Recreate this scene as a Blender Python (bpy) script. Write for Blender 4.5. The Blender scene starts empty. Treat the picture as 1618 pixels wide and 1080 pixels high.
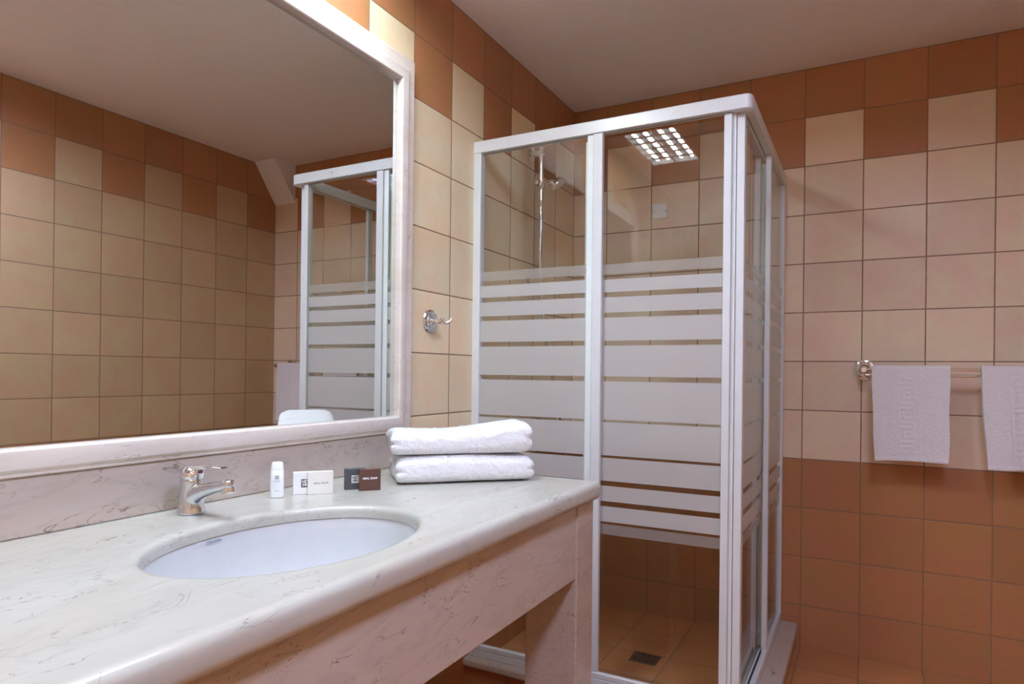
import bpy, bmesh, math, random
from mathutils import Vector, Matrix, noise
random.seed(4)
C = bpy.context.scene.collection
PI = math.pi

# ------------------------------------------------------------------ camera
IMG_W, IMG_H = 1618, 1080
F_PX, PPY = 1045.891, 586.758
YAW, PITCH, ROLL = -0.49194, 0.00174, -0.01133
fw = Vector((math.sin(YAW)*math.cos(PITCH), math.cos(YAW)*math.cos(PITCH), math.sin(PITCH)))
rt = Vector((math.cos(YAW), -math.sin(YAW), 0))
dn = fw.cross(rt)
cr, sr = math.cos(ROLL), math.sin(ROLL)
right = cr*rt + sr*dn
down = -sr*rt + cr*dn
cam = bpy.data.cameras.new('camera')
cam.sensor_width = 36.0
cam.lens = F_PX/IMG_W*36.0
cam.shift_y = (PPY-IMG_H/2)/IMG_W
cam.clip_start = 0.02
cam_o = bpy.data.objects.new('camera', cam)
C.objects.link(cam_o)
m = Matrix.Identity(4)
for i in range(3):
    m[i][0] = right[i]; m[i][1] = -down[i]; m[i][2] = -fw[i]
m.translation = Vector((1.17479, 0.0, 1.03874))
cam_o.matrix_world = m
bpy.context.scene.camera = cam_o

# ------------------------------------------------------------------ world, exposure, light strengths
sc = bpy.context.scene
sc.view_settings.view_transform = 'Standard'
sc.view_settings.look = 'None'
sc.view_settings.gamma = 1.0
sc.view_settings.exposure = -0.12
sc.view_settings.use_curve_mapping = False
sc.cycles.transparent_max_bounces = 32
sc.cycles.caustics_reflective = False
sc.cycles.max_bounces = 16
sc.cycles.diffuse_bounces = 8
sc.cycles.glossy_bounces = 8
world = bpy.data.worlds.new('world'); sc.world = world
world.use_nodes = True
world.node_tree.nodes['Background'].inputs[0].default_value = (0.9, 0.88, 0.9, 1)
world.node_tree.nodes['Background'].inputs[1].default_value = 0.25
LAMP_NEAR = ((0.79, 0.91, 0.97), 140.0)       # louvred light over the vanity
LAMP_FAR = ((0.52, 0.61, 0.93), 265.0)         # louvred light over the free floor
LAMP_FILL = ((0.60, 0.74, 0.96), 215.0)       # added fill light behind the camera, built like the louvred ones

# ------------------------------------------------------------------ room numbers
D = 2.769            # back wall
XR = 1.94            # right wall
HC = 2.218           # ceiling
YB = -1.0            # rear wall
TW, TH = 0.2, 0.187  # tile pitch
ZR0 = 2.030          # joint below the topmost tile row
LAMP_Z = 2.183

# ------------------------------------------------------------------ node helpers
def mat_new(name):
    m = bpy.data.materials.new(name); m.use_nodes = True
    nt = m.node_tree; nt.nodes.clear()
    out = nt.nodes.new('ShaderNodeOutputMaterial')
    return m, nt, out
class NT:
    def __init__(s, nt): s.nt = nt
    def n(s, t, **kw):
        x = s.nt.nodes.new(t)
        for k, v in kw.items(): setattr(x, k, v)
        return x
    def put(s, sock, v):
        if isinstance(v, bpy.types.NodeSocket): s.nt.links.new(v, sock)
        elif isinstance(v, (tuple, list)) and len(v) == 3 and sock.type == 'RGBA': sock.default_value = (*v, 1)
        else: sock.default_value = v
    def m(s, op, a, b=0.0, c=None, clamp=False):
        x = s.n('ShaderNodeMath', operation=op, use_clamp=clamp)
        s.put(x.inputs[0], a); s.put(x.inputs[1], b)
        if c is not None: s.put(x.inputs[2], c)
        return x.outputs[0]
    def mix(s, f, a, b):
        x = s.n('ShaderNodeMix', data_type='RGBA')
        s.put(x.inputs[0], f); s.put(x.inputs[6], a); s.put(x.inputs[7], b)
        return x.outputs[2]
    def xyz(s):
        g = s.n('ShaderNodeNewGeometry'); x = s.n('ShaderNodeSeparateXYZ')
        s.nt.links.new(g.outputs['Position'], x.inputs[0])
        return g.outputs['Position'], x.outputs
    def comb(s, a, b, c):
        x = s.n('ShaderNodeCombineXYZ')
        for i, v in enumerate((a, b, c)): s.put(x.inputs[i], v)
        return x.outputs[0]
    def noise(s, vec, scale, detail=3.0, rough=0.5, dist=0.0):
        x = s.n('ShaderNodeTexNoise')
        s.put(x.inputs['Vector'], vec); x.inputs['Scale'].default_value = scale
        x.inputs['Detail'].default_value = detail; x.inputs['Roughness'].default_value = rough
        x.inputs['Distortion'].default_value = dist
        return x.outputs[0]
    def rng(s, v, a, b, c=0.0, d=1.0):
        x = s.n('ShaderNodeMapRange'); s.put(x.inputs[0], v)
        for i, k in enumerate((a, b, c, d)): x.inputs[i+1].default_value = k
        return x.outputs[0]
    def bsdf(s, out, col, rough=0.5, metal=0.0, spec=0.5, normal=None, coat=0.0):
        x = s.n('ShaderNodeBsdfPrincipled')
        s.put(x.inputs['Base Color'], col); s.put(x.inputs['Roughness'], rough)
        x.inputs['Metallic'].default_value = metal; x.inputs['Specular IOR Level'].default_value = spec
        x.inputs['Coat Weight'].default_value = coat
        if normal is not None: s.put(x.inputs['Normal'], normal)
        s.nt.links.new(x.outputs[0], out.inputs[0])
        return x
    def bump(s, h, strength, dist=0.002):
        x = s.n('ShaderNodeBump'); s.put(x.inputs['Height'], h)
        x.inputs['Strength'].default_value = strength; x.inputs['Distance'].default_value = dist
        return x.outputs[0]
def srgb(r, g, b):
    f = lambda c: (c/255/12.92) if c/255 <= 0.04045 else ((c/255+0.055)/1.055)**2.4
    return (f(r), f(g), f(b))

CREAM = srgb(220, 204, 166); CREAM2 = srgb(224, 190, 166)
BROWN = srgb(170, 124, 82); BROWN2 = srgb(178, 119, 86)
GROUT = srgb(132, 106, 86)

def tile_mat(name, axis, u0, parity, mode='wall', v0=None, warm=None, base=None):
    """axis: world axis running along the wall; u0: a joint position; parity: which columns carry a pale tile in the second row"""
    m, nt, out = mat_new(name); N = NT(nt)
    pos, o = N.xyz()
    if mode == 'wall':
        u = N.m('DIVIDE', N.m('SUBTRACT', o[axis], u0), TW)
        v = N.m('DIVIDE', N.m('SUBTRACT', ZR0+TH+0.006, o[2]), TH)
        v = N.m('DIVIDE', N.m('SUBTRACT', ZR0+TH, o[2]), TH)
    else:
        u = N.m('DIVIDE', N.m('SUBTRACT', o[0], u0), TW)
        v = N.m('DIVIDE', N.m('SUBTRACT', v0, o[1]), TW)
    iu, iv = N.m('FLOOR', u), N.m('FLOOR', v)
    fu, fv = N.m('FRACT', u), N.m('FRACT', v)
    du = N.m('MINIMUM', fu, N.m('SUBTRACT', 1.0, fu)); dv = N.m('MINIMUM', fv, N.m('SUBTRACT', 1.0, fv))
    du = N.m('MULTIPLY', du, TW); dv = N.m('MULTIPLY', dv, TH)
    d = N.m('MINIMUM', du, dv)
    wob = N.m('MULTIPLY', N.m('SUBTRACT', N.noise(pos, 60, 2), 0.5), 0.0009)
    d = N.m('ADD', d, wob)
    grout = N.rng(d, 0.0015, 0.0024, 1.0, 0.0)
    edge = N.rng(d, 0.0012, 0.005, 0.0, 1.0)
    wn = N.n('ShaderNodeTexWhiteNoise', noise_dimensions='3D')
    N.put(wn.inputs[0], N.comb(iu, iv, 0.37))
    rnd = wn.outputs[0]
    off = N.n('ShaderNodeVectorMath', operation='MULTIPLY_ADD')
    nt.links.new(wn.outputs[1], off.inputs[0]); off.inputs[1].default_value = (9, 9, 9); nt.links.new(pos, off.inputs[2])
    cloud = N.noise(off.outputs[0], 7.5, 3.0, 0.55, 0.4)
    fine = N.noise(off.outputs[0], 42, 3.0, 0.6)
    c1 = N.rng(cloud, 0.36, 0.66, 0.0, 1.0)
    cream = N.mix(c1, base or CREAM, warm or CREAM2)
    cream = N.mix(N.rng(fine, 0.4, 0.75, 0.0, 0.3), cream, tuple(v_*0.86 for v_ in (base or CREAM)))
    brown = N.mix(c1, BROWN, BROWN2)
    brown = N.mix(N.rng(fine, 0.4, 0.75, 0.0, 0.3), brown, srgb(160, 112, 70))
    if mode == 'wall':
        top = N.m('LESS_THAN', iv, 0.5)
        second = N.m('MULTIPLY', N.m('GREATER_THAN', iv, 0.5), N.m('LESS_THAN', iv, 1.5))
        low = N.m('GREATER_THAN', iv, 7.5)
        par = N.m('FLOORED_MODULO', N.m('ADD', iu, parity), 2.0)
        isb = N.m('ADD', N.m('ADD', top, low), N.m('MULTIPLY', second, par), clamp=True)
        col = N.mix(isb, cream, brown)
    else:
        col = N.mix(c1, srgb(178, 122, 76), srgb(190, 130, 86))
    bright = N.m('ADD', 0.92, N.m('MULTIPLY', rnd, 0.13))
    hs = N.n('ShaderNodeHueSaturation'); N.put(hs.inputs['Value'], bright); N.put(hs.inputs['Color'], col)
    col = N.mix(grout, hs.outputs[0], GROUT)
    rough = N.m('ADD', N.rng(cloud, 0.3, 0.7, 0.30, 0.42), N.m('MULTIPLY', grout, 0.4))
    h = N.m('ADD', edge, N.m('MULTIPLY', N.noise(pos, 14, 2), 0.35))
    N.bsdf(out, col, rough, spec=0.42, normal=N.bump(h, 0.32, 0.0016))
    return m

def marble_mat(name, base, vein, amount=1.0, stretch=(1.0, 0.55, 1.6), rough=0.22):
    m, nt, out = mat_new(name); N = NT(nt)
    pos, o = N.xyz()
    sc_ = N.n('ShaderNodeVectorMath', operation='MULTIPLY'); nt.links.new(pos, sc_.inputs[0]); sc_.inputs[1].default_value = stretch
    p = sc_.outputs[0]
    big = N.noise(p, 5, 4, 0.55, 0.8)
    a = N.noise(p, 11, 3, 0.55, 0.9)
    l1 = N.rng(N.m('ABSOLUTE', N.m('SUBTRACT', a, 0.5)), 0.0, 0.008, 1.0, 0.0)
    b = N.noise(p, 30, 3, 0.5, 0.6)
    l2 = N.rng(N.m('ABSOLUTE', N.m('SUBTRACT', b, 0.47)), 0.0, 0.010, 1.0, 0.0)
    gate = N.rng(N.noise(p, 16, 2, 0.5, 0.3), 0.48, 0.62, 0.0, 1.0)
    gate2 = N.rng(N.noise(p, 9, 2, 0.5), 0.52, 0.62, 0.0, 1.0)
    v = N.m('MAXIMUM', N.m('MULTIPLY', l1, gate), N.m('MULTIPLY', N.m('MULTIPLY', l2, gate2), 0.8))
    v = N.m('MULTIPLY', v, amount)
    c = N.mix(N.rng(big, 0.35, 0.7, 0.0, 1.0), base, tuple(x*y for x, y in zip(base, (0.93, 0.89, 0.85))))
    c = N.mix(N.rng(N.noise(p, 55, 3, 0.6), 0.5, 0.8, 0.0, 0.25), c, tuple(x*0.9 for x in base))
    streak = N.rng(N.m('ABSOLUTE', N.m('SUBTRACT', N.noise(p, 4.2, 4, 0.6, 1.2), 0.52)), 0.0, 0.03, 0.32*amount, 0.0)
    c = N.mix(streak, c, tuple(x*0.72 for x in base))
    c = N.mix(v, c, vein)
    N.bsdf(out, c, rough, spec=0.5)
    return m

def plain(name, col, rough=0.4, metal=0.0, spec=0.5, bump=None, coat=0.0):
    m, nt, out = mat_new(name); N = NT(nt)
    nrm = None
    pos, o = N.xyz()
    n0 = N.noise(pos, 30, 3)
    c = N.mix(N.rng(n0, 0.3, 0.7, 0.0, 1.0), col, tuple(x*0.965 for x in col))
    if bump: nrm = N.bump(N.noise(pos, bump[0], 4, 0.6), bump[1], bump[2])
    N.bsdf(out, c, rough, metal, spec, nrm, coat)
    return m

def terry_mat(name, col):
    m, nt, out = mat_new(name); N = NT(nt)
    pos, o = N.xyz()
    n1 = N.noise(pos, 420, 3, 0.7); n2 = N.noise(pos, 130, 3, 0.6)
    h = N.m('ADD', N.m('MULTIPLY', n1, 0.6), n2)
    c = N.mix(N.rng(n2, 0.35, 0.65, 0.0, 1.0), tuple(x*0.95 for x in col), col)
    x = N.bsdf(out, c, 0.95, spec=0.15, normal=N.bump(h, 0.9, 0.0035))
    x.inputs['Sheen Weight'].default_value = 0.25
    return m

BANDS = [(1.370, 1.340, .42), (1.3277, 1.283, 1), (1.2681, 1.2215, 1), (1.2085, 1.137, 1), (1.1235, 1.0292, 1), (1.0150, .8981, 1),
         (.8862, .7886, 1), (.7762, .7061, 1), (.6928, .6414, 1), (.6281, .5835, 1), (.5724, .5435, .42)]
def glass_mat(name, frosted):
    m, nt, out = mat_new(name); N = NT(nt)
    tr = N.n('ShaderNodeBsdfTransparent'); tr.inputs[0].default_value = (0.965, 0.985, 0.975, 1)
    gl = N.n('ShaderNodeBsdfGlossy'); gl.inputs['Roughness'].default_value = 0.0
    fr = N.n('ShaderNodeFresnel'); gg = N.n('ShaderNodeNewGeometry')
    N.put(fr.inputs[0], N.m('SUBTRACT', 1.52, N.m('MULTIPLY', gg.outputs['Backfacing'], 1.52-1/1.52)))
    clear = N.n('ShaderNodeMixShader')
    nt.links.new(fr.outputs[0], clear.inputs[0]); nt.links.new(tr.outputs[0], clear.inputs[1]); nt.links.new(gl.outputs[0], clear.inputs[2])
    if not frosted:
        nt.links.new(clear.outputs[0], out.inputs[0]); return m
    pos, o = N.xyz()
    ramp = N.n('ShaderNodeValToRGB'); ramp.color_ramp.interpolation = 'CONSTANT'
    N.put(ramp.inputs[0], N.m('DIVIDE', o[2], 2.0))
    stops = [(0.0, 0.0)]
    for t, b, a in sorted(BANDS, key=lambda x: x[1]): stops += [(b/2, a), (t/2, 0.0)]
    e = ramp.color_ramp.elements
    e[0].position = 0.0; e[0].color = (0, 0, 0, 1)
    e[1].position = stops[1][0]; e[1].color = (stops[1][1],)*3+(1,)
    for p_, a in stops[2:]:
        q = e.new(p_); q.color = (a, a, a, 1)
    df = N.n('ShaderNodeBsdfDiffuse'); df.inputs[0].default_value = (0.80, 0.82, 0.84, 1)
    tl = N.n('ShaderNodeBsdfTranslucent'); tl.inputs[0].default_value = (0.80, 0.82, 0.84, 1)
    a = N.n('ShaderNodeMixShader'); a.inputs[0].default_value = 0.42
    nt.links.new(df.outputs[0], a.inputs[1]); nt.links.new(tl.outputs[0], a.inputs[2])
    g2 = N.n('ShaderNodeMixShader'); g2.inputs[0].default_value = 0.04
    gl2 = N.n('ShaderNodeBsdfGlossy'); gl2.inputs['Roughness'].default_value = 0.12
    nt.links.new(a.outputs[0], g2.inputs[1]); nt.links.new(gl2.outputs[0], g2.inputs[2])
    mx = N.n('ShaderNodeMixShader')
    nt.links.new(N.m('MULTIPLY', ramp.outputs[0], 0.84), mx.inputs[0])
    nt.links.new(clear.outputs[0], mx.inputs[1]); nt.links.new(g2.outputs[0], mx.inputs[2])
    nt.links.new(mx.outputs[0], out.inputs[0])
    return m

def emit_mat(name, col, s):
    m, nt, out = mat_new(name)
    e = nt.nodes.new('ShaderNodeEmission'); e.inputs[0].default_value = (*col, 1); e.inputs[1].default_value = s
    nt.links.new(e.outputs[0], out.inputs[0]); return m

M = {
 'wall_back': tile_mat('tiles_back_wall', 0, 0.9577, 0, base=srgb(228, 213, 186), warm=srgb(230, 200, 184)),
 'wall_left': tile_mat('tiles_left_wall', 1, 1.566, 1, base=srgb(230, 218, 186), warm=srgb(234, 208, 172)),
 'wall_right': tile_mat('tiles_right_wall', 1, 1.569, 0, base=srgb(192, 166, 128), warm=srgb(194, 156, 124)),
 'wall_rear': tile_mat('tiles_rear_wall', 0, 0.9577, 0),
 'floor': tile_mat('tiles_floor', 0, 0.9577, 0, 'floor', 2.769),
 'tray': tile_mat('tiles_shower_floor', 0, 0.963, 0, 'floor', 2.745),
 'ceiling': plain('ceiling_paint', srgb(236, 234, 238), 0.8, spec=0.2, bump=(90, 0.15, 0.002)),
 'marble': marble_mat('cream_marble', srgb(188, 187, 180), srgb(128, 112, 96), 0.7, (1.5, 0.55, 1.3)),
 'marble_shaded': marble_mat('pink_shaded_marble', srgb(188, 175, 166), srgb(106, 84, 70), 0.85, (1.2, 0.5, 1.9)),  # same stone as the counter, with shade and pinkish light put into the colour
 'frame': marble_mat('lit_marble_moulding', srgb(222, 213, 206), srgb(140, 118, 104), 0.6, (1.2, 0.5, 1.7)),  # same stone again, whitened in colour for the lamp light on the frame
 'lacquer': plain('white_lacquered_aluminium', srgb(214, 218, 222), 0.28, spec=0.5),
 'seal': plain('pale_plastic_seal', srgb(226, 236, 238), 0.25, spec=0.6),
 'dark': plain('dark_gasket', srgb(52, 48, 46), 0.6),
 'chrome': plain('chrome', (0.86, 0.86, 0.87), 0.06, 1.0),
 'steel': plain('brushed_steel', (0.42, 0.40, 0.37), 0.35, 1.0),
 'chrome_dull': plain('worn_chrome', (0.74, 0.76, 0.80), 0.14, 1.0),
 'ceramic': plain('white_glazed_ceramic', srgb(210, 212, 214), 0.10, spec=0.6, coat=0.3),
 'terry': terry_mat('white_terry', srgb(244, 244, 247)),
 'terry_mat': terry_mat('white_hand_towel_terry', srgb(236, 232, 240)),
 'plastic': plain('white_plastic', srgb(240, 242, 244), 0.35),
 'card_white': plain('white_card', srgb(236, 236, 238), 0.55),
 'card_cream': plain('off_white_speckled_card', srgb(232, 231, 224), 0.6, bump=(900, 0.3, 0.0005)),
 'card_grey': plain('charcoal_card', srgb(70, 72, 74), 0.5),
 'card_brown': plain('dark_brown_card', srgb(84, 50, 40), 0.5),
 'ink': plain('dark_ink', srgb(44, 42, 46), 0.6),
 'ink_grey': plain('grey_ink', srgb(128, 130, 142), 0.6),
 'ink_blue': plain('blue_ink', srgb(44, 74, 130), 0.5),
 'ink_white': plain('white_ink', srgb(236, 236, 236), 0.6),
 'red': plain('red_dot', srgb(190, 20, 40), 0.3), 'blue': plain('blue_dot', srgb(30, 60, 170), 0.3),
 'glass': glass_mat('clear_glass', False), 'frost': glass_mat('banded_glass', True),
 'reflector': plain('louver_metal', (0.80, 0.79, 0.80), 0.3, 1.0),
 'housing': plain('white_lamp_housing', srgb(235, 235, 235), 0.4),
 'caulk': plain('pale_sealant', srgb(214, 204, 190), 0.5),
}
def mirror_mat():
    m, nt, out = mat_new('mirror_silver')
    g = nt.nodes.new('ShaderNodeBsdfGlossy'); g.inputs[0].default_value = (0.80, 0.825, 0.805, 1); g.inputs['Roughness'].default_value = 0.0
    nt.links.new(g.outputs[0], out.inputs[0]); return m
M['mirror'] = mirror_mat()

# ------------------------------------------------------------------ object helpers
def empty(name, loc, label, cat, group=None, rz=0.0):
    o = bpy.data.objects.new(name, None); C.objects.link(o)
    o.location = loc; o.rotation_euler = (0, 0, rz); o.empty_display_size = 0.05
    o['label'] = label; o['category'] = cat
    if group: o['group'] = group
    return o
def tag(o, label, cat, group=None):
    o['label'] = label; o['category'] = cat
    if group: o['group'] = group
    return o
def origin_of(o):
    v = Vector((0, 0, 0))
    while o is not None: v += Vector(o.location); o = o.parent
    return v
def add(name, bm, mat, parent=None, smooth=False, local=False, loc=None, angle=35):
    """bm is in world coordinates unless local; the object's origin goes to the parent's (or loc)"""
    if not local:
        base = origin_of(parent) if parent is not None else Vector(loc or (0, 0, 0))
        bmesh.ops.translate(bm, verts=bm.verts, vec=-base)
    bmesh.ops.recalc_face_normals(bm, faces=bm.faces)
    me = bpy.data.meshes.new(name)
    if smooth:
        for f in bm.faces: f.smooth = True
        if angle:
            for e in bm.edges:
                if len(e.link_faces) == 2 and e.calc_face_angle(0) > math.radians(angle): e.smooth = False
    bm.to_mesh(me); bm.free()
    mats = mat if isinstance(mat, (list, tuple)) else [mat]
    for k in mats: me.materials.append(M[k] if isinstance(k, str) else k)
    o = bpy.data.objects.new(name, me); C.objects.link(o)
    if parent is not None: o.parent = parent
    elif not local: o.location = Vector(loc or (0, 0, 0))
    return o
def structure(name, bm, mat, smooth=False):
    o = add(name, bm, mat, smooth=smooth); o['kind'] = 'structure'; return o
def B(): return bmesh.new()
def box(bm, x0, x1, y0, y1, z0, z1, bev=0.0, seg=2, mi=0):
    vs = [bm.verts.new((x, y, z)) for x in (x0, x1) for y in (y0, y1) for z in (z0, z1)]
    fs = [bm.faces.new([vs[i] for i in q]) for q in ((0, 1, 3, 2), (4, 6, 7, 5), (0, 4, 5, 1), (2, 3, 7, 6), (0, 2, 6, 4), (1, 5, 7, 3))]
    for f in fs: f.material_index = mi
    if bev > 0:
        es = {e for f in fs for e in f.edges}
        bmesh.ops.bevel(bm, geom=list(es), offset=bev, segments=seg, profile=0.5, affect='EDGES', clamp_overlap=True)
    return bm
def ring_bridge(bm, rings, close=True):
    for a, b in zip(rings, rings[1:]):
        n = len(a)
        for i in range(n if close else n-1):
            j = (i+1) % n
            try: bm.faces.new((a[i], a[j], b[j], b[i]))
            except ValueError: pass
def frame_axes(d):
    d = d.normalized()
    up = Vector((0, 0, 1)) if abs(d.z) < 0.9 else Vector((1, 0, 0))
    a = d.cross(up).normalized(); b = a.cross(d).normalized()
    return a, b
def tube(bm, pts, radii, n=16, cap=True, flat=1.0):
    pts = [Vector(p) for p in pts]
    if not isinstance(radii, (list, tuple)): radii = [radii]*len(pts)
    rings = []; pa = None
    for k, p in enumerate(pts):
        d = (pts[min(k+1, len(pts)-1)]-pts[max(k-1, 0)])
        a, b = frame_axes(d)
        if pa is not None:
            a = (pa - d.normalized()*pa.dot(d.normalized())).normalized(); b = a.cross(d.normalized())
        pa = a
        rings.append([bm.verts.new(p + (a*math.cos(2*PI*i/n) + b*math.sin(2*PI*i/n)*flat)*radii[k]) for i in range(n)])
    ring_bridge(bm, rings)
    if cap:
        for r in (rings[0], rings[-1]):
            try: bm.faces.new(r)
            except ValueError: pass
    return bm
def lathe(bm, prof, origin, axis, n=32):
    """prof: list of (radius, distance along axis)"""
    ax = Vector(axis).normalized(); a, b = frame_axes(ax); o = Vector(origin)
    rings = []
    for r, h in prof:
        r = max(r, 1e-5)
        rings.append([bm.verts.new(o+ax*h+(a*math.cos(2*PI*i/n)+b*math.sin(2*PI*i/n))*r) for i in range(n)])
    ring_bridge(bm, rings)
    for r in (rings[0], rings[-1]): bm.faces.new(r)
    return bm
def smooth_path(pts, n=24):
    """Catmull-Rom through pts"""
    P = [Vector(p) for p in pts]; P = [2*P[0]-P[1]]+P+[2*P[-1]-P[-2]]
    out = []
    for i in range(1, len(P)-2):
        for k in range(n):
            t = k/n
            out.append(0.5*((2*P[i])+(P[i+1]-P[i-1])*t+(2*P[i-1]-5*P[i]+4*P[i+1]-P[i+2])*t*t+(3*P[i]-P[i-1]-3*P[i+1]+P[i+2])*t**3))
    out.append(P[-2]); return out
def text(name, body, size, mat, parent, loc, rot, bold=0.0, sx=1.0):
    cu = bpy.data.curves.new(name, 'FONT'); cu.body = body; cu.size = size; cu.align_x = 'CENTER'; cu.align_y = 'CENTER'
    cu.extrude = 0.00006; cu.offset = bold; cu.space_line = 0.8
    cu.materials.append(M[mat])
    tmp = bpy.data.objects.new('lettering', cu)
    me = bpy.data.meshes.new_from_object(tmp); bpy.data.objects.remove(tmp); bpy.data.curves.remove(cu)
    o = bpy.data.objects.new(name, me); C.objects.link(o); o.parent = parent
    o.location = loc; o.rotation_euler = rot; o.scale = (sx, 1, 1)
    return o

# ------------------------------------------------------------------ room shell
t = 0.12
structure('wall_left', box(B(), -t, 0, YB-t, D+t, 0, HC), 'wall_left')
structure('wall_back', box(B(), 0, XR, D, D+t, 0, HC), 'wall_back')
structure('wall_right', box(B(), XR, XR+t, YB-t, D+t, 0, HC), 'wall_right')
structure('wall_rear', box(B(), 0, XR, YB-t, YB, 0, HC), 'wall_rear')
structure('floor', box(B(), -t, XR+t, YB-t, D+t, -0.1, 0), 'floor')
structure('ceiling', box(B(), -t, XR+t, YB-t, D+t, HC, HC+0.1), 'ceiling')

# raised shower floor, marble curb with tiled riser
structure('shower_floor', box(B(), 0, 0.87, 1.93, D, 0, 0.029), 'tray')
CX, CY = 0.952, 1.868          # outer edges of the curb
bm = B()
box(bm, 0, CX-0.012, CY+0.012, 1.95, 0, 0.062)
box(bm, 0.855, CX-0.012, 1.95, D, 0, 0.062)
structure('trim_1', bm, 'wall_back')
bm = B()
def curb_loop(off, z):
    # L-shaped outline seen from above, outer side pushed in by off
    return [(0, CY+off, z), (CX-off-0.02, CY+off, z), (CX-off-0.006, CY+off+0.006, z), (CX-off, CY+off+0.02, z), (CX-off, D, z), (0.85, D, z), (0.85, 1.955, z), (0, 1.955, z)]
rings = [[bm.verts.new(p) for p in curb_loop(o_, z_)] for o_, z_ in ((0.006, 0.062), (0.0, 0.068), (0.0, 0.076), (0.003, 0.084), (0.012, 0.089))]
ring_bridge(bm, rings); bm.faces.new(rings[0]); bm.faces.new(rings[-1])
structure('trim_2', bm, 'marble_shaded', smooth=True)
# sloping boxed-in pipe in the far upper corner
bm = B()
a = [bm.verts.new((1.78, y, z)) for y, z in ((2.615, HC), (D, HC), (D, 2.005))]
b = [bm.verts.new((XR, y, z)) for y, z in ((2.615, HC), (D, HC), (D, 2.005))]
ring_bridge(bm, [a, b]); bm.faces.new(a); bm.faces.new(b)
structure('trim_3', bm, 'ceiling')

# ------------------------------------------------------------------ ceiling lights
def ceiling_light(x0, x1, y0, y1, lamp, label, cross):
    cx, cy = (x0+x1)/2, (y0+y1)/2
    root = empty('ceiling_light', (cx, cy, HC), label, 'light', 'louvred ceiling lights')
    bm = B(); w = 0.006; z0 = LAMP_Z
    box(bm, x0, x1, y0, y1, HC-0.006, HC)
    box(bm, x0, x0+w, y0, y1, z0, HC-0.006); box(bm, x1-w, x1, y0, y1, z0, HC-0.006)
    box(bm, x0+w, x1-w, y0, y0+w, z0, HC-0.006); box(bm, x0+w, x1-w, y1-w, y1, z0, HC-0.006)
    add('housing', bm, 'housing', root)
    bm = B()
    box(bm, cx-0.003, cx+0.003, y0+w, y1-w, z0+0.001, z0+0.009)
    n = cross
    for k in range(1, n):
        y = y0+(y1-y0)*k/n
        vs = [bm.verts.new(p) for p in ((x0+w, y-0.001, z0+0.001), (x0+w, y+0.001, z0+0.001), (x0+w, y+0.008, z0+0.009), (x0+w, y-0.008, z0+0.009))]
        ws = [bm.verts.new((x1-w, v.co.y, v.co.z)) for v in vs]
        ring_bridge(bm, [vs, ws]); bm.faces.new(vs); bm.faces.new(ws)
    add('louver', bm, 'reflector', root)
    em = emit_mat('tube_glow', *lamp)
    for s in (-0.36, -0.14, 0.14, 0.36):
        bm = B(); tube(bm, [(cx+s*(x1-x0), y0+0.03, z0+0.019), (cx+s*(x1-x0), y1-0.03, z0+0.019)], 0.0085, 8)
        add('fluorescent_tube', bm, em, root, smooth=True)
ceiling_light(0.13, 0.385, 0.30, 1.25, LAMP_NEAR, 'louvred fluorescent ceiling light over the marble vanity beside the mirror wall', 11)
ceiling_light(1.28, 1.54, 0.42, 1.00, LAMP_FAR, 'louvred fluorescent ceiling light over the open floor before the towel rail wall', 8)
ceiling_light(1.28, 1.56, -0.76, -0.20, LAMP_FILL, 'added unseen fill light near the rear wall behind the vanity end, built as a louvred ceiling light', 8)

# ------------------------------------------------------------------ vanity
CZ = 0.773; XF = 0.597; Y0, Y1 = 0.04, 1.562; XB = 0.0006
van = empty('vanity_counter', (0.3, 0.8, 0), 'cream veined marble vanity counter with deep apron, splashback and square end legs', 'vanity')
HX, HY, HA, HB = 0.358, 0.785, 0.172, 0.239   # basin opening: centre, half width in x, half length in y
def rrect(x0, x1, y0, y1, r, n=6, per=22):
    pts = []
    cs = [(x1-r, y0+r, -PI/2), (x1-r, y1-r, 0), (x0+r, y1-r, PI/2), (x0+r, y0+r, PI)]
    for k, (cx, cy, a0) in enumerate(cs):
        arc = [(cx+r*math.cos(a0+PI/2*i/n), cy+r*math.sin(a0+PI/2*i/n)) for i in range(n+1)]
        pts += arc
        nx_, ny_, na = cs[(k+1) % 4]
        q = (nx_+r*math.cos(na), ny_+r*math.sin(na)); p = arc[-1]
        pts += [(p[0]+(q[0]-p[0])*i/per, p[1]+(q[1]-p[1])*i/per) for i in range(1, per)]
    return pts
bm = B()
outer_prof = [(0.030, 0.0), (0.020, 0.0), (0.016, 0.0001), (0.009, 0.0015), (0.004, 0.005), (0.001, 0.011), (0.0, 0.018), (0.0, 0.030), (0.002, 0.038), (0.007, 0.043), (0.012, 0.0445)]
outer = []
for off, dz in outer_prof:
    P_ = rrect(XB+0.0, XF-off, Y0+off, Y1-off, max(0.016-off, 0.0005)+0.0005)
    outer.append([bm.verts.new((x, y, CZ-dz)) for x, y in P_])
dirs = [math.atan2((v.co.y-HY)/1.0, (v.co.x-HX)/1.0) for v in outer[0]]
inner_prof = [(0.024, 0.0), (0.017, 0.0), (0.014, 0.0001), (0.008, 0.0007), (0.0035, 0.0025), (0.0008, 0.006), (0.0, 0.011), (0.0, 0.0195), (0.0, 0.0225)]
def ell(th, g):
    # point of the ellipse in world direction th
    a, b = HA+g, HB+g
    c, s = math.cos(th), math.sin(th)
    k = 1/math.sqrt((c/a)**2+(s/b)**2)
    return HX+c*k, HY+s*k
inner = [[bm.verts.new((*ell(th, g), CZ-dz)) for th in dirs] for g, dz in inner_prof]
allr = list(reversed(inner))+outer
ring_bridge(bm, allr)
under = [bm.verts.new((*ell(th, 0.03), CZ-0.0225)) for th in dirs]
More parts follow.
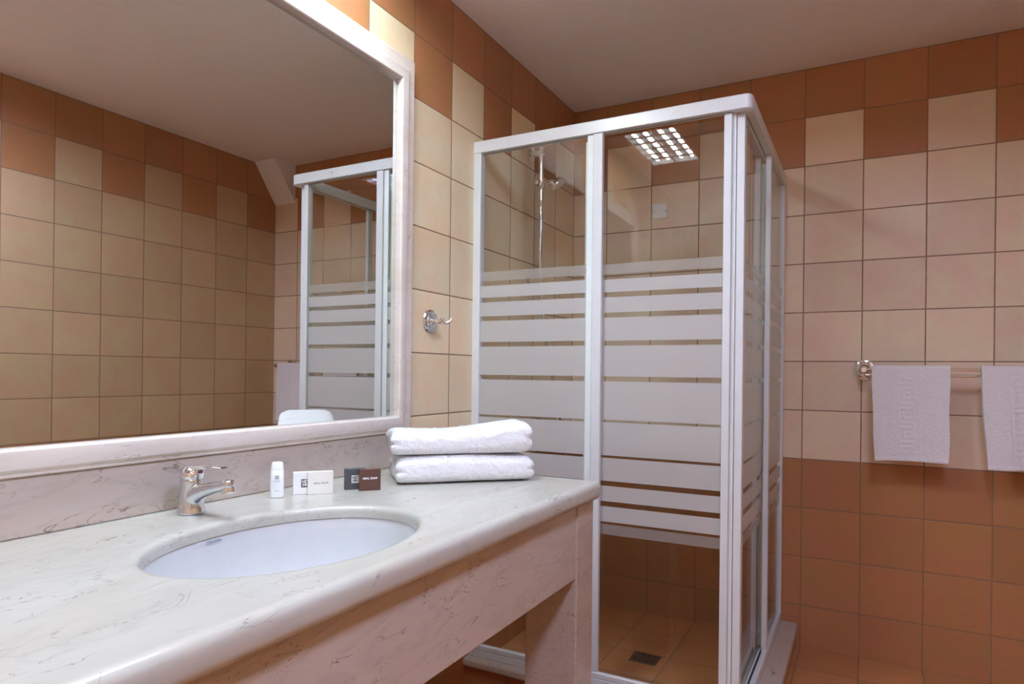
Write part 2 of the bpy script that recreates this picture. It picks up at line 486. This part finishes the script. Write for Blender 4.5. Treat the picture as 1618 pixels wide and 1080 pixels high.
lip = [bm.verts.new((min(max(v.co.x, 0.02), XF-0.05), min(max(v.co.y, Y0+0.03), Y1-0.11), CZ-0.0445)) for v in outer[-1]]
lip2 = [bm.verts.new((v.co.x, v.co.y, CZ-0.0225)) for v in lip]
ring_bridge(bm, [outer[-1], lip, lip2, under, inner[-1]])
bmesh.ops.remove_doubles(bm, verts=bm.verts, dist=1e-5)
add('countertop', bm, 'marble', van, smooth=True, angle=50)
# splashback standing on the counter
bm = B(); box(bm, 0.0006, 0.020, Y0, 1.545, CZ, 0.868, 0.003)
add('backsplash', bm, 'marble_shaded', van)
# apron and legs
bm = B(); box(bm, 0.548, 0.572, Y0+0.02, 1.455, 0.553, CZ-0.0445, 0.0015)
add('apron', bm, 'marble_shaded', van)
for ya, yb in ((1.455, 1.561), (Y0+0.01, Y0+0.02)):
    if yb-ya < 0.05: yb = ya+0.10; ya2 = ya
    bm = B(); box(bm, 0.44, 0.574, ya, yb, 0, CZ-0.0445, 0.0025)
    box(bm, 0.5735, 0.5755, ya+0.004, ya+0.016, 0, CZ-0.05)
    add('leg', bm, 'marble_shaded', van)

# ------------------------------------------------------------------ basin
bas = empty('washbasin', (HX, HY, CZ-0.0233), 'oval white ceramic washbasin set under the marble counter', 'basin')
bm = B(); nb = 96
def ering(g, z, f=1.0): return [bm.verts.new((HX+(HA+g)*f*math.cos(2*PI*i/nb), HY+(HB+g)*f*math.sin(2*PI*i/nb), z)) for i in range(nb)]
zr = CZ-0.0233
rings = [ering(0.016, zr-0.012), ering(0.016, zr-0.0005), ering(0.004, zr-0.0005), ering(0.002, zr-0.004)]
dep = 0.150
for k in range(1, 19):
    u_ = k/18
    f = (1-u_**2.6)**(1/2.2)*0.93+0.07 if u_ < 1 else 0.07
    rings.append(ering(0.001, zr-0.004-dep*math.sin(u_*PI/2)**0.9, max(f, 0.09)))
outr = []
for k in range(17, -1, -1):
    u_ = k/18
    f = (1-u_**2.6)**(1/2.2)*0.93+0.07
    outr.append(ering(0.010, zr-0.016-dep*math.sin(u_*PI/2)**0.9 if k else zr-0.012, max(f, 0.09)))
ring_bridge(bm, rings); bm.faces.new(rings[-1])
ring_bridge(bm, outr+[rings[0]]); bm.faces.new(outr[0])
add('bowl', bm, 'ceramic', bas, smooth=True, angle=60)
bm = B(); lathe(bm, [(0.030, 0), (0.030, 0.003), (0.024, 0.004), (0.012, 0.002), (0.004, 0.006)], (HX, HY, zr-0.004-dep+0.0005), (0, 0, 1), 32)
add('drain_plug', bm, 'chrome', bas, smooth=True)

# ------------------------------------------------------------------ mirror
MY0, MY1, MZ0, MZ1 = 0.285, 1.465, 0.914, 1.850   # visible glass
mir = empty('wall_mirror', (0, (MY0+MY1)/2, MZ0), 'large rectangular wall mirror in a pale marble moulding above the vanity', 'mirror')
bm = B(); box(bm, 0.008, 0.020, MY0-0.01, MY1+0.01, MZ0-0.01, MZ1+0.01)
add('mirror_glass', bm, 'mirror', mir)
def sweep(prof, name, mat, rect, bottom=True):
    """prof: (distance outward from rect edge, x)"""
    bm = B(); y0, y1, z0, z1 = rect; rings = []
    for w, x in prof:
        rings.append([bm.verts.new((x, yy, zz)) for yy, zz in ((y0-w, z0-w), (y1+w, z0-w), (y1+w, z1+w), (y0-w, z1+w))])
    ring_bridge(bm, rings+[rings[0]])
    return add(name, bm, mat, mir, smooth=True, angle=28)
prof = [(-0.001, 0.0), (-0.001, 0.031), (0.0003, 0.035), (0.003, 0.0375), (0.007, 0.0385), (0.016, 0.0380), (0.026, 0.0365), (0.032, 0.0345), (0.0345, 0.031), (0.036, 0.0275), (0.0385, 0.0262), (0.0425, 0.0268), (0.045, 0.0245), (0.045, 0.0)]
sweep(prof, 'frame', 'frame', (MY0, MY1, MZ0, MZ1))
# flat outer band on the sides and the top only; along the bottom the splashback takes its place
bm = B()
zb = MZ0-0.045
def band(w, x): return [(x, MY0-w, zb), (x, MY0-w, MZ1+w), (x, MY1+w, MZ1+w), (x, MY1+w, zb)]
rings = [[bm.verts.new(p) for p in band(w, x)] for w, x in ((0.045, 0.0), (0.045, 0.019), (0.047, 0.022), (0.060, 0.0235), (0.073, 0.022), (0.077, 0.019), (0.077, 0.0))]
ring_bridge(bm, rings+[rings[0]], close=False)
bm.faces.new([r[0] for r in rings]); bm.faces.new([r[-1] for r in rings])
add('frame_border', bm, 'frame', mir, smooth=True, angle=28)

# ------------------------------------------------------------------ shower enclosure
enc = empty('shower_enclosure', (0.45, 2.34, 0.089), 'white framed corner shower enclosure with horizontally banded frosted glass', 'shower')
XO, YO = 0.892, 1.902
ZT0, ZT1 = 1.775, 1.815
def lrail(bm, z0, z1, d, o=0.0, r=0.022):
    def loop(z, e=0.0):
        xo, yo = XO-o-e, YO+o+e
        rr = max(r-e, 0.001)
        arc = [(xo-rr+rr*math.sin(a), yo+rr-rr*math.cos(a)) for a in [PI/2*i/6 for i in range(7)]]
        return [(0, yo, z)]+[(x, y, z) for x, y in arc]+[(xo, D, z), (XO-o-d, D, z), (XO-o-d, YO+o+d, z), (0, YO+o+d, z)]
    rs = [[bm.verts.new(p) for p in loop(z, e)] for z, e in ((z0, 0.0015), (z0+0.0015, 0), (z1-0.003, 0), (z1, 0.003))]
    ring_bridge(bm, rs); bm.faces.new(rs[0]); bm.faces.new(rs[-1])
bm = B(); lrail(bm, ZT0, ZT1, 0.034)
tr_ = add('top_rail', bm, 'lacquer', enc, smooth=True, angle=40)
bm = B()
box(bm, 0.03, 0.84, 1.922, 1.9235, ZT0-0.0008, ZT0); box(bm, 0.868, 0.8695, 1.97, 2.74, ZT0-0.0008, ZT0)
add('track_groove', bm, 'dark', tr_)
for x, z in ((0.675, 1.797), (0.60, 1.779)):
    bm = B(); lathe(bm, [(0.0028, 0), (0.0026, 0.0008), (0.0010, 0.0012)], (x, YO, z), (0, -1, 0), 12)
    add('screw_cap', bm, 'chrome_dull', tr_)
bm = B(); lrail(bm, 0.0895, 0.112, 0.036)
br_ = add('bottom_rail', bm, 'lacquer', enc, smooth=True, angle=40)
bm = B(); lrail(bm, 0.112, 0.130, 0.012)
add('rail_lip', bm, 'lacquer', br_, smooth=True, angle=40)
bm = B()
box(bm, 0.03, 0.84, 1.921, 1.927, 0.112, 0.1128); box(bm, 0.866, 0.872, 1.95, 2.74, 0.112, 0.1128)
add('track_groove', bm, 'dark', br_)
bm = B(); box(bm, 0.0, 0.028, YO+0.001, 1.932, 0.112, ZT0, 0.002); add('wall_profile', bm, 'lacquer', enc)
bm = B(); box(bm, 0.868, XO-0.001, D-0.024, D, 0.112, ZT0, 0.002); add('wall_profile', bm, 'lacquer', enc)
def pane(name, axis, pos, a0, a1, z0, z1, th=0.005, face=-1):
    bm = B()
    if axis == 'y': box(bm, a0, a1, pos, pos+th, z0, z1)
    else: box(bm, pos-th, pos, a0, a1, z0, z1)
    for f in bm.faces:
        n = f.normal if f.normal.length else None
        f.normal_update(); c = f.calc_center_median()
        f.material_index = 0
        if axis == 'y' and abs(c.y-pos) < 1e-5: f.material_index = 1
        if axis == 'x' and abs(c.x-pos) < 1e-5: f.material_index = 1
    return add(name, bm, ['glass', 'frost'], enc)
def stile(x0, x1, y0, y1, par, name='stile', mat='lacquer', z0=0.114, z1=ZT0-0.001):
    bm = B(); box(bm, x0, x1, y0, y1, z0, z1, 0.0018); return add(name, bm, mat, par)
# fixed panel, front
p1 = pane('fixed_panel', 'y', 1.913, 0.026, 0.434, 0.118, ZT0+0.004)
stile(0.429, 0.459, 1.904, 1.921, p1)
stile(0.407, 0.4285, 1.9095, 1.9195, p1, 'seal', 'seal')
# fixed panel, side
p2 = pane('fixed_panel', 'x', 0.882, 2.37, D-0.022, 0.118, ZT0+0.004)
stile(0.872, 0.889, 2.345, 2.372, p2)
# sliding door, front
d1 = pane('sliding_door', 'y', 1.9285, 0.41, 0.822, 0.120, ZT0-0.012)
stile(0.815, 0.836, 1.918, 1.944, d1)
stile(0.396, 0.414, 1.925, 1.938, d1, 'seal', 'seal', 0.12, ZT0-0.014)
stile(0.836, 0.846, 1.930, 1.940, d1, 'magnetic_strip', 'seal')
# sliding door, side
d2 = pane('sliding_door', 'x', 0.8635, 1.965, 2.40, 0.120, ZT0-0.012)
stile(0.847, 0.869, 1.936, 1.968, d2)
stile(0.852, 0.866, 2.392, 2.412, d2, 'seal', 'seal', 0.12, ZT0-0.014)
# shower floor drain
dr = empty('floor_drain', (0.49, 2.303, 0.029), 'square metal drain grate in the shower floor', 'drain')
bm = B()
x0, x1, y0, y1, z = 0.442, 0.538, 2.260, 2.346, 0.029
box(bm, x0, x1, y0, y0+0.010, z, z+0.003); box(bm, x0, x1, y1-0.010, y1, z, z+0.003)
box(bm, x0, x0+0.010, y0+0.01, y1-0.01, z, z+0.003); box(bm, x1-0.010, x1, y0+0.01, y1-0.01, z, z+0.003)
for k in range(1, 6):
    y = y0+0.01+(y1-y0-0.02)*k/6
    box(bm, x0+0.01, x1-0.01, y-0.0028, y+0.0028, z, z+0.003)
for k in (1, 2, 3):
    x = x0+(x1-x0)*k/4
    box(bm, x-0.002, x+0.002, y0+0.01, y1-0.01, z, z+0.0028)
add('grate', bm, 'steel', dr)
bm = B(); box(bm, x0+0.004, x1-0.004, y0+0.004, y1-0.004, z, z+0.0008); add('drain_cup', bm, 'dark', dr)

# hand shower on its riser rail
rs = empty('hand_shower_rail', (0.0, 2.32, 1.38), 'chrome hand shower on a vertical riser rail inside the enclosure', 'shower head')
bm = B(); tube(bm, [(0.052, 2.32, 1.385), (0.052, 2.32, 1.915)], 0.009, 20); add('rail', bm, 'chrome', rs, smooth=True)
for z in (1.40, 1.895):
    bm = B(); lathe(bm, [(0.020, 0), (0.020, 0.004), (0.012, 0.010), (0.011, 0.040), (0.0125, 0.052), (0.0125, 0.060), (0.006, 0.063)], (0, 2.32, z), (1, 0, 0), 24)
    add('wall_bracket', bm, 'chrome', rs, smooth=True)
bm = B(); lathe(bm, [(0.010, -0.020), (0.0145, -0.018), (0.0145, 0.018), (0.010, 0.020)], (0.052, 2.32, 1.765), (0, 0, 1), 20)
tube(bm, [(0.052, 2.32, 1.765), (0.072, 2.285, 1.762), (0.084, 2.266, 1.757)], [0.010, 0.010, 0.012], 16)
lathe(bm, [(0.008, -0.004), (0.013, 0.0), (0.0145, 0.010), (0.011, 0.018), (0.003, 0.021)], (0.052, 2.298, 1.770), (-0.25, -1, 0.1), 20)
add('holder', bm, 'chrome', rs, smooth=True)
hd = Vector((0.55, 0.15, -0.82)).normalized()
hc = Vector((0.125, 2.318, 1.762))
bm = B(); lathe(bm, [(0.010, -0.022), (0.026, -0.014), (0.033, -0.004), (0.033, 0.003), (0.029, 0.005), (0.002, 0.006)], hc, hd, 28)
tube(bm, smooth_path([(0.083, 2.258, 1.640), (0.082, 2.260, 1.700), (0.086, 2.268, 1.755), tuple(hc-hd*0.016)], 6), [0.0085]*12+[0.0095]*7, 14)
add('shower_handset', bm, 'chrome', rs, smooth=True)
bm = B(); tube(bm, smooth_path([(0.083, 2.258, 1.640), (0.083, 2.258, 1.40), (0.10, 2.30, 1.1), (0.13, 2.42, 0.72), (0.12, 2.46, 0.66), (0.10, 2.47, 0.72), (0.085, 2.47, 0.83)], 10), 0.005, 12)
add('hose', bm, 'chrome_dull', rs, smooth=True)
mx = empty('shower_mixer', (0.0, 2.47, 0.86), 'chrome wall mixer behind the frosted bands of the shower', 'tap')
bm = B(); tube(bm, [(0.07, 2.40, 0.86), (0.07, 2.54, 0.86)], 0.022, 24)
for y in (2.42, 2.52):
    lathe(bm, [(0.032, 0), (0.032, 0.004), (0.022, 0.012), (0.015, 0.02), (0.015, 0.06)], (0, y, 0.86), (1, 0, 0), 24)
add('body', bm, 'chrome', mx, smooth=True)
bm = B(); lathe(bm, [(0.020, 0), (0.022, 0.01), (0.020, 0.03), (0.010, 0.036)], (0.07, 2.47, 0.878), (0, 0, 1), 24)
tube(bm, [(0.075, 2.47, 0.905), (0.11, 2.468, 0.915), (0.145, 2.466, 0.918)], [0.009, 0.008, 0.007], 14, flat=0.6)
add('lever', bm, 'chrome', mx, smooth=True)

# blank switch plate on the back wall
wp = empty('wall_plate', (0.396, D, 1.73), 'small white square plate with two screws on the back wall tiles', 'wall plate')
bm = B(); box(bm, 0.364, 0.428, D-0.007, D, 1.699, 1.762, 0.002); add('cover', bm, 'plastic', wp)
bm = B(); box(bm, 0.378, 0.414, D-0.0085, D-0.007, 1.714, 1.747, 0.0007); add('centre_panel', bm, 'plastic', wp)
for x in (0.371, 0.4215):
    bm = B(); lathe(bm, [(0.0022, 0), (0.0018, 0.0006), (0.0008, 0.0007)], (x, D-0.007, 1.73), (0, -1, 0), 10); add('screw', bm, 'dark', wp)

# ------------------------------------------------------------------ robe hook on the left wall
hk = empty('robe_hook', (0, 1.657, 1.193), 'round chrome robe hook on the tiles between mirror and shower', 'hook')
bm = B(); lathe(bm, [(0.035, 0), (0.036, 0.003), (0.034, 0.007), (0.029, 0.009), (0.027, 0.0075), (0.023, 0.0085), (0.021, 0.011), (0.013, 0.013), (0.009, 0.018), (0.0001, 0.019)], (0, 1.657, 1.193), (1, 0, 0), 40)
add('rosette', bm, 'chrome_dull', hk, smooth=True, angle=25)
bm = B()
tube(bm, [(0.012, 1.657, 1.193), (0.034, 1.657, 1.190)], [0.007, 0.006], 14)
lathe(bm, [(0.003, -0.008), (0.008, -0.004), (0.008, 0.004), (0.003, 0.008)], (0.036, 1.657, 1.191), (1, 0, 0), 16)
for s in (-1, 1):
    tube(bm, smooth_path([(0.034, 1.657, 1.190), (0.048, 1.657+s*0.010, 1.186), (0.060, 1.657+s*0.020, 1.191), (0.064, 1.657+s*0.026, 1.203)], 6), [0.0045]*18+[0.0025], 12)
add('prongs', bm, 'chrome', hk, smooth=True)

# ------------------------------------------------------------------ towel rail and hand towels
RZ = 1.064
tr = empty('towel_rail', (1.45, D, RZ), 'double chrome towel rail with round rosettes on the back wall', 'towel rail')
for x in (1.166, 1.790):
    bm = B(); lathe(bm, [(0.037, 0), (0.038, 0.004), (0.035, 0.009), (0.031, 0.010), (0.028, 0.007), (0.024, 0.009), (0.021, 0.016), (0.014, 0.020), (0.011, 0.030), (0.010, 0.112), (0.012, 0.120), (0.008, 0.127)], (x, D, RZ), (0, -1, 0), 40)
    add('rosette', bm, 'chrome', tr, smooth=True, angle=25)
bm = B(); tube(bm, [(1.160, 2.648, RZ+0.001), (1.795, 2.648, RZ+0.001)], 0.0048, 14); add('rail', bm, 'chrome', tr, smooth=True)
bm = B(); tube(bm, [(1.166, 2.672, RZ-0.004), (1.168, 2.677, RZ-0.014), (1.172, 2.679, RZ-0.019), (1.795, 2.679, RZ-0.019)], 0.0048, 14); add('rail', bm, 'chrome', tr, smooth=True)

KEY = ["11111110", "10000010", "10111010", "10100010", "10111110", "10000000", "11111110", "00000010"]
def key_h(a, b):
    """Greek key relief; a across 0..1, b along in cells"""
    i = int(a*8); j = int(b) % 8
    return 1.0 if 0 <= i < 8 and KEY[j][i] == '1' else 0.0
def hand_towel(x0, x1, xb0, xb1, ztop, zf, zbk, label, hem_side, seed, band_at):
    root = empty('hand_towel', ((x0+x1)/2, 2.648, ztop), label, 'towel', 'small towels over the rail')
    bm = B(); nu, step = 110, 0.0032
    yr, r = 2.648, 0.0085
    path = []
    L1 = ztop-0.008-zbk; n = int(L1/0.008)
    for k in range(n): path.append((yr+r+0.002, zbk+L1*k/n, -1))
    for k in range(11):
        a = PI*k/10; path.append((yr+r*math.cos(a), ztop-0.008+r*math.sin(a), 0))
    L2 = ztop-0.008-zf; n = int(L2/step)
    for k in range(1, n+1): path.append((yr-r, ztop-0.008-L2*k/n, 1))
    rows = []
    W = x1-x0
    for y, z, s in path:
        fr = max(0.0, (ztop-0.008-z)/L2) if s >= 0 else max(0.0, (ztop-0.008-z)/L2)
        row = []
        for i in range(nu+1):
            a = i/nu
            xl = x0+(xb0-x0)*fr**1.3; xr_ = x1+(xb1-x1)*fr
            wob = 0.0022*math.sin(fr*9+seed)*(fr**0.5)
            x = xl+(xr_-xl)*a + (wob if a > 0.5 else -wob*0.6)*abs(a-0.5)*2
            yy = y
            zz = z
            ff = fr**1.2
            wave = 0.006*math.sin(a*7.0+seed*1.7)*ff+0.004*math.sin(a*13+seed)*ff
            if s == 1: yy = y - 0.003*ff - abs(wave)*0.8
            if s == -1: yy = y + 0.002*ff
            if s == 1:
                zz = z + 0.013*a*fr + 0.006*math.sin(a*3+seed)*fr*(fr > 0.5)*(fr-0.5)*2
                ba = (a-band_at+0.13)/0.26
                bb = fr*L2/0.0085
                if 0.0 < ba < 1.0 and 0.07 < fr < 0.93: yy -= 0.0016*key_h(ba, bb)
                for q in (band_at-0.165, band_at+0.165):
                    if abs(a-q) < 0.012: yy -= 0.0012
                h = a if hem_side < 0 else 1-a
                if h < 0.09 and h > 0.02: yy -= 0.0011*(0.5+0.5*math.sin(z*2*PI/0.0085))
                if h <= 0.02: yy -= 0.0009
                if fr > 0.965: yy -= 0.0012
                yy -= 0.0007*noise.noise(Vector((x*160, z*160, seed)))
            row.append(bm.verts.new((x, yy, zz)))
        rows.append(row)
    ring_bridge(bm, rows, close=False)
    o = add('cloth', bm, 'terry_mat', root, smooth=True, angle=0)
    sm = o.modifiers.new('soften', 'SMOOTH'); sm.factor = 0.35; sm.iterations = 1
    so = o.modifiers.new('thickness', 'SOLIDIFY'); so.thickness = 0.0035; so.offset = 0
hand_towel(1.190, 1.422, 1.202, 1.418, RZ+0.013, 0.742, 0.80, 'small white towel with raised key pattern, hanging beside the left rosette', 1, 1.0, 0.46)
hand_towel(1.506, 1.768, 1.526, 1.771, RZ+0.013, 0.744, 0.80, 'small white towel with ribbed left hem, hanging further along the rail', -1, 4.0, 0.43)

# ------------------------------------------------------------------ folded bath towels
def folded_towel(loc, rz, L, Dp, H, label, seed, tilt=0.0, crown=0.0, cap=None):
    root = empty('folded_towel', loc, label, 'towel', 'folded bath towels on the counter', rz)
    bm = B(); ns, nc = 170, 104
    rows = []
    for i in range(ns+1):
        s = -1+2*i/ns
        e = 1-abs(s)
        er = min(1.0, e*L/2/0.022)               # rounded ends
        k = math.sqrt(max(0.0, 1-(1-er)**2))
        row = []
        for j in range(nc):
            th = 2*PI*j/nc
            c, sn = math.cos(th), math.sin(th)
            px = abs(c)**0.42*(1 if c >= 0 else -1)
            pz = abs(sn)**0.62*(1 if sn >= 0 else -1)
            zz = (0.5+0.5*pz)
            d = px*Dp/2*(0.90+0.10*k)
            hh = H*(0.55+0.45*k) if True else H
            z = 0.5*H + (zz-0.5)*hh*(1.0)
            if zz < 0.5: z = max(0.0, 0.5*H+(zz-0.5)*H*(0.8+0.2*k))
            # layered folds: shallow grooves wrap the ends and the right part
            lay = abs(math.sin(zz*PI*2.0))**0.5
            endf = max(0.0, 1-e*L/2/0.03)
            x = s*(L/2) + (1 if s > 0 else -1)*endf*(0.007*lay-0.006)
            d -= 0.004*(1-lay)*endf*(1 if px > 0 else -1)
            # sag and crown along the length
            z += (crown*(0.5+0.5*s)**3 * zz) + 0.004*math.sin(s*3.1+seed)*zz + tilt*s*zz
            # woven border ribs across the towel
            for q, a_ in ((-0.30, 0.0016), (-0.26, -0.0012), (0.06, -0.0014), (0.10, 0.0018), (0.16, -0.0012)):
                w = math.exp(-((s-q)/0.012)**2)
                d += a_*w*(1 if px > 0 else -1); z += a_*w*zz
            p = Vector((x, d, z))
            nz = noise.noise(Vector((x*75+seed*7, d*75, z*75)))*0.0016+noise.noise(Vector((x*260+seed*7, d*260, z*260)))*0.0011
            p += Vector((0, c, sn*0.6))*nz
            if p.z < 0.0: p.z = 0.0
            row.append(bm.verts.new(p))
        rows.append(row)
    if cap:
        for r__ in rows:
            for v in r__: v.co.z = min(v.co.z, cap)
    ring_bridge(bm, rows); bm.faces.new(rows[0]); bm.faces.new(rows[-1])
    return add('folded_cloth', bm, 'terry', root, smooth=True, local=True, angle=0)
ang = math.atan2(0.238, 0.244)
TD, TL = 0.165, 0.338
fc = Vector(((0.216+0.460)/2, (1.224+1.462)/2, 0))          # middle of the front edge
cen = fc + Vector((-math.sin(ang), math.cos(ang), 0))*(TD/2)
folded_towel((cen.x, cen.y, CZ+0.0005), ang, TL, TD, 0.066, 'folded white bath towel at the bottom of the stack on the counter', 2.0, cap=0.0665)
c2 = cen + Vector((-0.005, -0.006, 0))
folded_towel((c2.x, c2.y, CZ+0.0675), ang-0.015, TL+0.006, TD-0.004, 0.060, 'folded white bath towel on top of the stack, its right end puffed up', 5.3, tilt=0.004, crown=0.012)

# ------------------------------------------------------------------ basin mixer tap
FX, FY, FZ = 0.077, 0.800, 0.7734
fa = empty('basin_mixer', (FX, FY, FZ), 'chrome single lever mixer tap standing behind the basin', 'tap')
bm = B()
lathe(bm, [(0.0245, 0), (0.0245, 0.003), (0.0225, 0.012), (0.0208, 0.030), (0.0205, 0.052), (0.0205, 0.062), (0.0185, 0.066)], (FX, FY, FZ), (0, 0, 1), 36)
tube(bm, smooth_path([(FX+0.002, FY, FZ+0.026), (FX+0.020, FY, FZ+0.038), (FX+0.055, FY, FZ+0.050), (FX+0.100, FY, FZ+0.0605)], 8), [0.0205-0.0095*(k/24)**0.8 for k in range(25)], 28, flat=0.9)
lathe(bm, [(0.009, 0), (0.0122, 0.002), (0.0122, 0.010), (0.009, 0.015)], (FX+0.097, FY, FZ+0.068), (0.22, 0, -1), 28)
o = add('body', bm, 'chrome_dull', fa, smooth=True)
r_ = o.modifiers.new('blend', 'REMESH'); r_.mode = 'VOXEL'; r_.voxel_size = 0.0012; r_.use_smooth_shade = True
s_ = o.modifiers.new('soften', 'SMOOTH'); s_.factor = 0.6; s_.iterations = 9
bm = B(); lathe(bm, [(0.0105, 0), (0.0118, 0.001), (0.0118, 0.009), (0.0105, 0.0105), (0.008, 0.0095)], (FX+0.100, FY, FZ+0.0555), (0.22, 0, -1), 28)
add('aerator', bm, 'chrome', fa, smooth=True)
bm = B()
lathe(bm, [(0.0185, 0.0), (0.0210, 0.002), (0.0215, 0.008), (0.0195, 0.016), (0.013, 0.022), (0.001, 0.0245)], (FX, FY, FZ+0.064), (0.10, 0, 1), 36)
box(bm, FX+0.004, FX+0.024, FY-0.009, FY+0.009, FZ+0.068, FZ+0.085, 0.003)
lv = smooth_path([(FX+0.004, FY, FZ+0.083), (FX+0.035, FY, FZ+0.086), (FX+0.062, FY, FZ+0.0895), (FX+0.088, FY, FZ+0.090)], 6)
n = len(lv); rg = []
for k, p in enumerate(lv):
    w = 0.0115-0.004*k/(n-1); h = 0.0055-0.0040*k/(n-1)
    rg.append([bm.verts.new(p+Vector((0, w*math.cos(2*PI*i/16), h*math.sin(2*PI*i/16)))) for i in range(16)])
ring_bridge(bm, rg); bm.faces.new(rg[0]); bm.faces.new(rg[-1])
h_ = add('handle', bm, 'chrome', fa, smooth=True)
for s, k in ((-1, 'red'), (1, 'blue')):
    bm = B(); lathe(bm, [(0.0026, 0), (0.0022, 0.0008), (0.0008, 0.001)], (FX+0.024, FY+s*0.0026, FZ+0.077), (1, 0, 0), 14)
    q = add('temperature_dot', bm, k, h_); q['label'] = k+' temperature dot'

# ------------------------------------------------------------------ toiletries
def facing(x, y): return math.atan2(1.175-x, y)   # turn local -y towards the camera side of the room
def local_box(w, d, h, bev):
    bm = B(); box(bm, -w/2, w/2, -d/2, d/2, 0, h, bev); return bm
UP = (PI/2, 0, 0)
bt = empty('shampoo_bottle', (0.091, 0.989, CZ+0.0003), 'slim white toiletry bottle standing right of the tap', 'bottle', None, 0.80)
bm = B(); rg = []
for z, w, d in ((0, 0.0125, 0.0085), (0.0015, 0.0138, 0.0098), (0.03, 0.0136, 0.0095), (0.058, 0.0128, 0.0088), (0.059, 0.0122, 0.0083)):
    rg.append([bm.verts.new((w*abs(math.cos(a))**0.6*(1 if math.cos(a) >= 0 else -1), d*abs(math.sin(a))**0.8*(1 if math.sin(a) >= 0 else -1), z)) for a in [2*PI*i/40 for i in range(40)]])
ring_bridge(bm, rg); bm.faces.new(rg[0]); bm.faces.new(rg[-1])
body = add('body', bm, 'plastic', bt, smooth=True, local=True)
bm = B(); rg = []
for z, w, d in ((0.0592, 0.0126, 0.0086), (0.070, 0.0116, 0.0079), (0.0728, 0.0104, 0.0068), (0.074, 0.0075, 0.0045)):
    rg.append([bm.verts.new((w*abs(math.cos(a))**0.6*(1 if math.cos(a) >= 0 else -1), d*abs(math.sin(a))**0.8*(1 if math.sin(a) >= 0 else -1), z)) for a in [2*PI*i/40 for i in range(40)]])
ring_bridge(bm, rg); bm.faces.new(rg[0]); bm.faces.new(rg[-1])
add('cap', bm, 'plastic', bt, smooth=True, local=True)
text('printed_emblem', '\u25A6' if False else 'HH\nHH', 0.0052, 'ink_grey', bt, (0, -0.0101, 0.0425), UP, 0.0002)
text('printed_name', 'NEYSAH', 0.0034, 'ink_grey', bt, (0, -0.0101, 0.0345), UP)
text('printed_line', 'shampoo', 0.0026, 'ink_grey', bt, (0, -0.0101, 0.015), UP)

def soap(x, y, rz, w, h, d, mat, label, name='soap_box'):
    root = empty(name, (x, y, CZ+0.0003), label, 'soap box', 'small toiletry boxes on the counter', rz)
    add('carton', local_box(w, d, h, 0.0008), mat, root, local=True)
    return root
# positions: middle of each front face worked out on the counter plane
s1 = soap(0.1106, 1.0482, 0.86, 0.050, 0.0475, 0.014, 'card_white', 'white box with a dark square emblem, behind the speckled one')
add('emblem', (lambda b: box(b, -0.0085, 0.0085, -0.0073, -0.0070, 0.015, 0.0325))(B()), 'ink', s1, local=True)
text('emblem_letters', 'NEY\nS4H', 0.0088, 'ink_white', s1, (0, -0.0074, 0.0238), UP, 0.0003, 0.85)
s2 = soap(0.1367, 1.0662, 0.90, 0.053, 0.0485, 0.012, 'card_cream', 'speckled off-white box lettered in grey, left pair of boxes, in front')
text('printed_words', 'REAL SOAP', 0.0052, 'ink_grey', s2, (0.001, -0.0062, 0.0235), UP, 0.0001, 1.2)
s3 = soap(0.1602, 1.149, 0.86, 0.046, 0.0462, 0.014, 'card_grey', 'charcoal box with a white square emblem, tucked behind the brown one')
add('emblem', (lambda b: box(b, -0.0080, 0.0080, -0.0073, -0.0070, 0.0145, 0.0315))(B()), 'ink_white', s3, local=True)
text('emblem_letters', 'NEY\nS4H', 0.0084, 'ink', s3, (0, -0.0074, 0.023), UP, 0.0003, 0.85)
s4 = soap(0.1985, 1.155, 0.86, 0.047, 0.0470, 0.012, 'card_brown', 'dark brown box lettered in white, nearest the folded towels')
text('printed_words', 'REAL SOAP', 0.0056, 'ink_white', s4, (0.0, -0.0062, 0.027), UP, 0.0003, 1.15)

# maker's lettering inside the basin wall
text('maker_lettering', 'CERAMIN', 0.0072, 'ink_blue', bas, (-0.1685, -0.023, -0.0066), (PI/2, 0, PI/2), 0.0, 1.0)
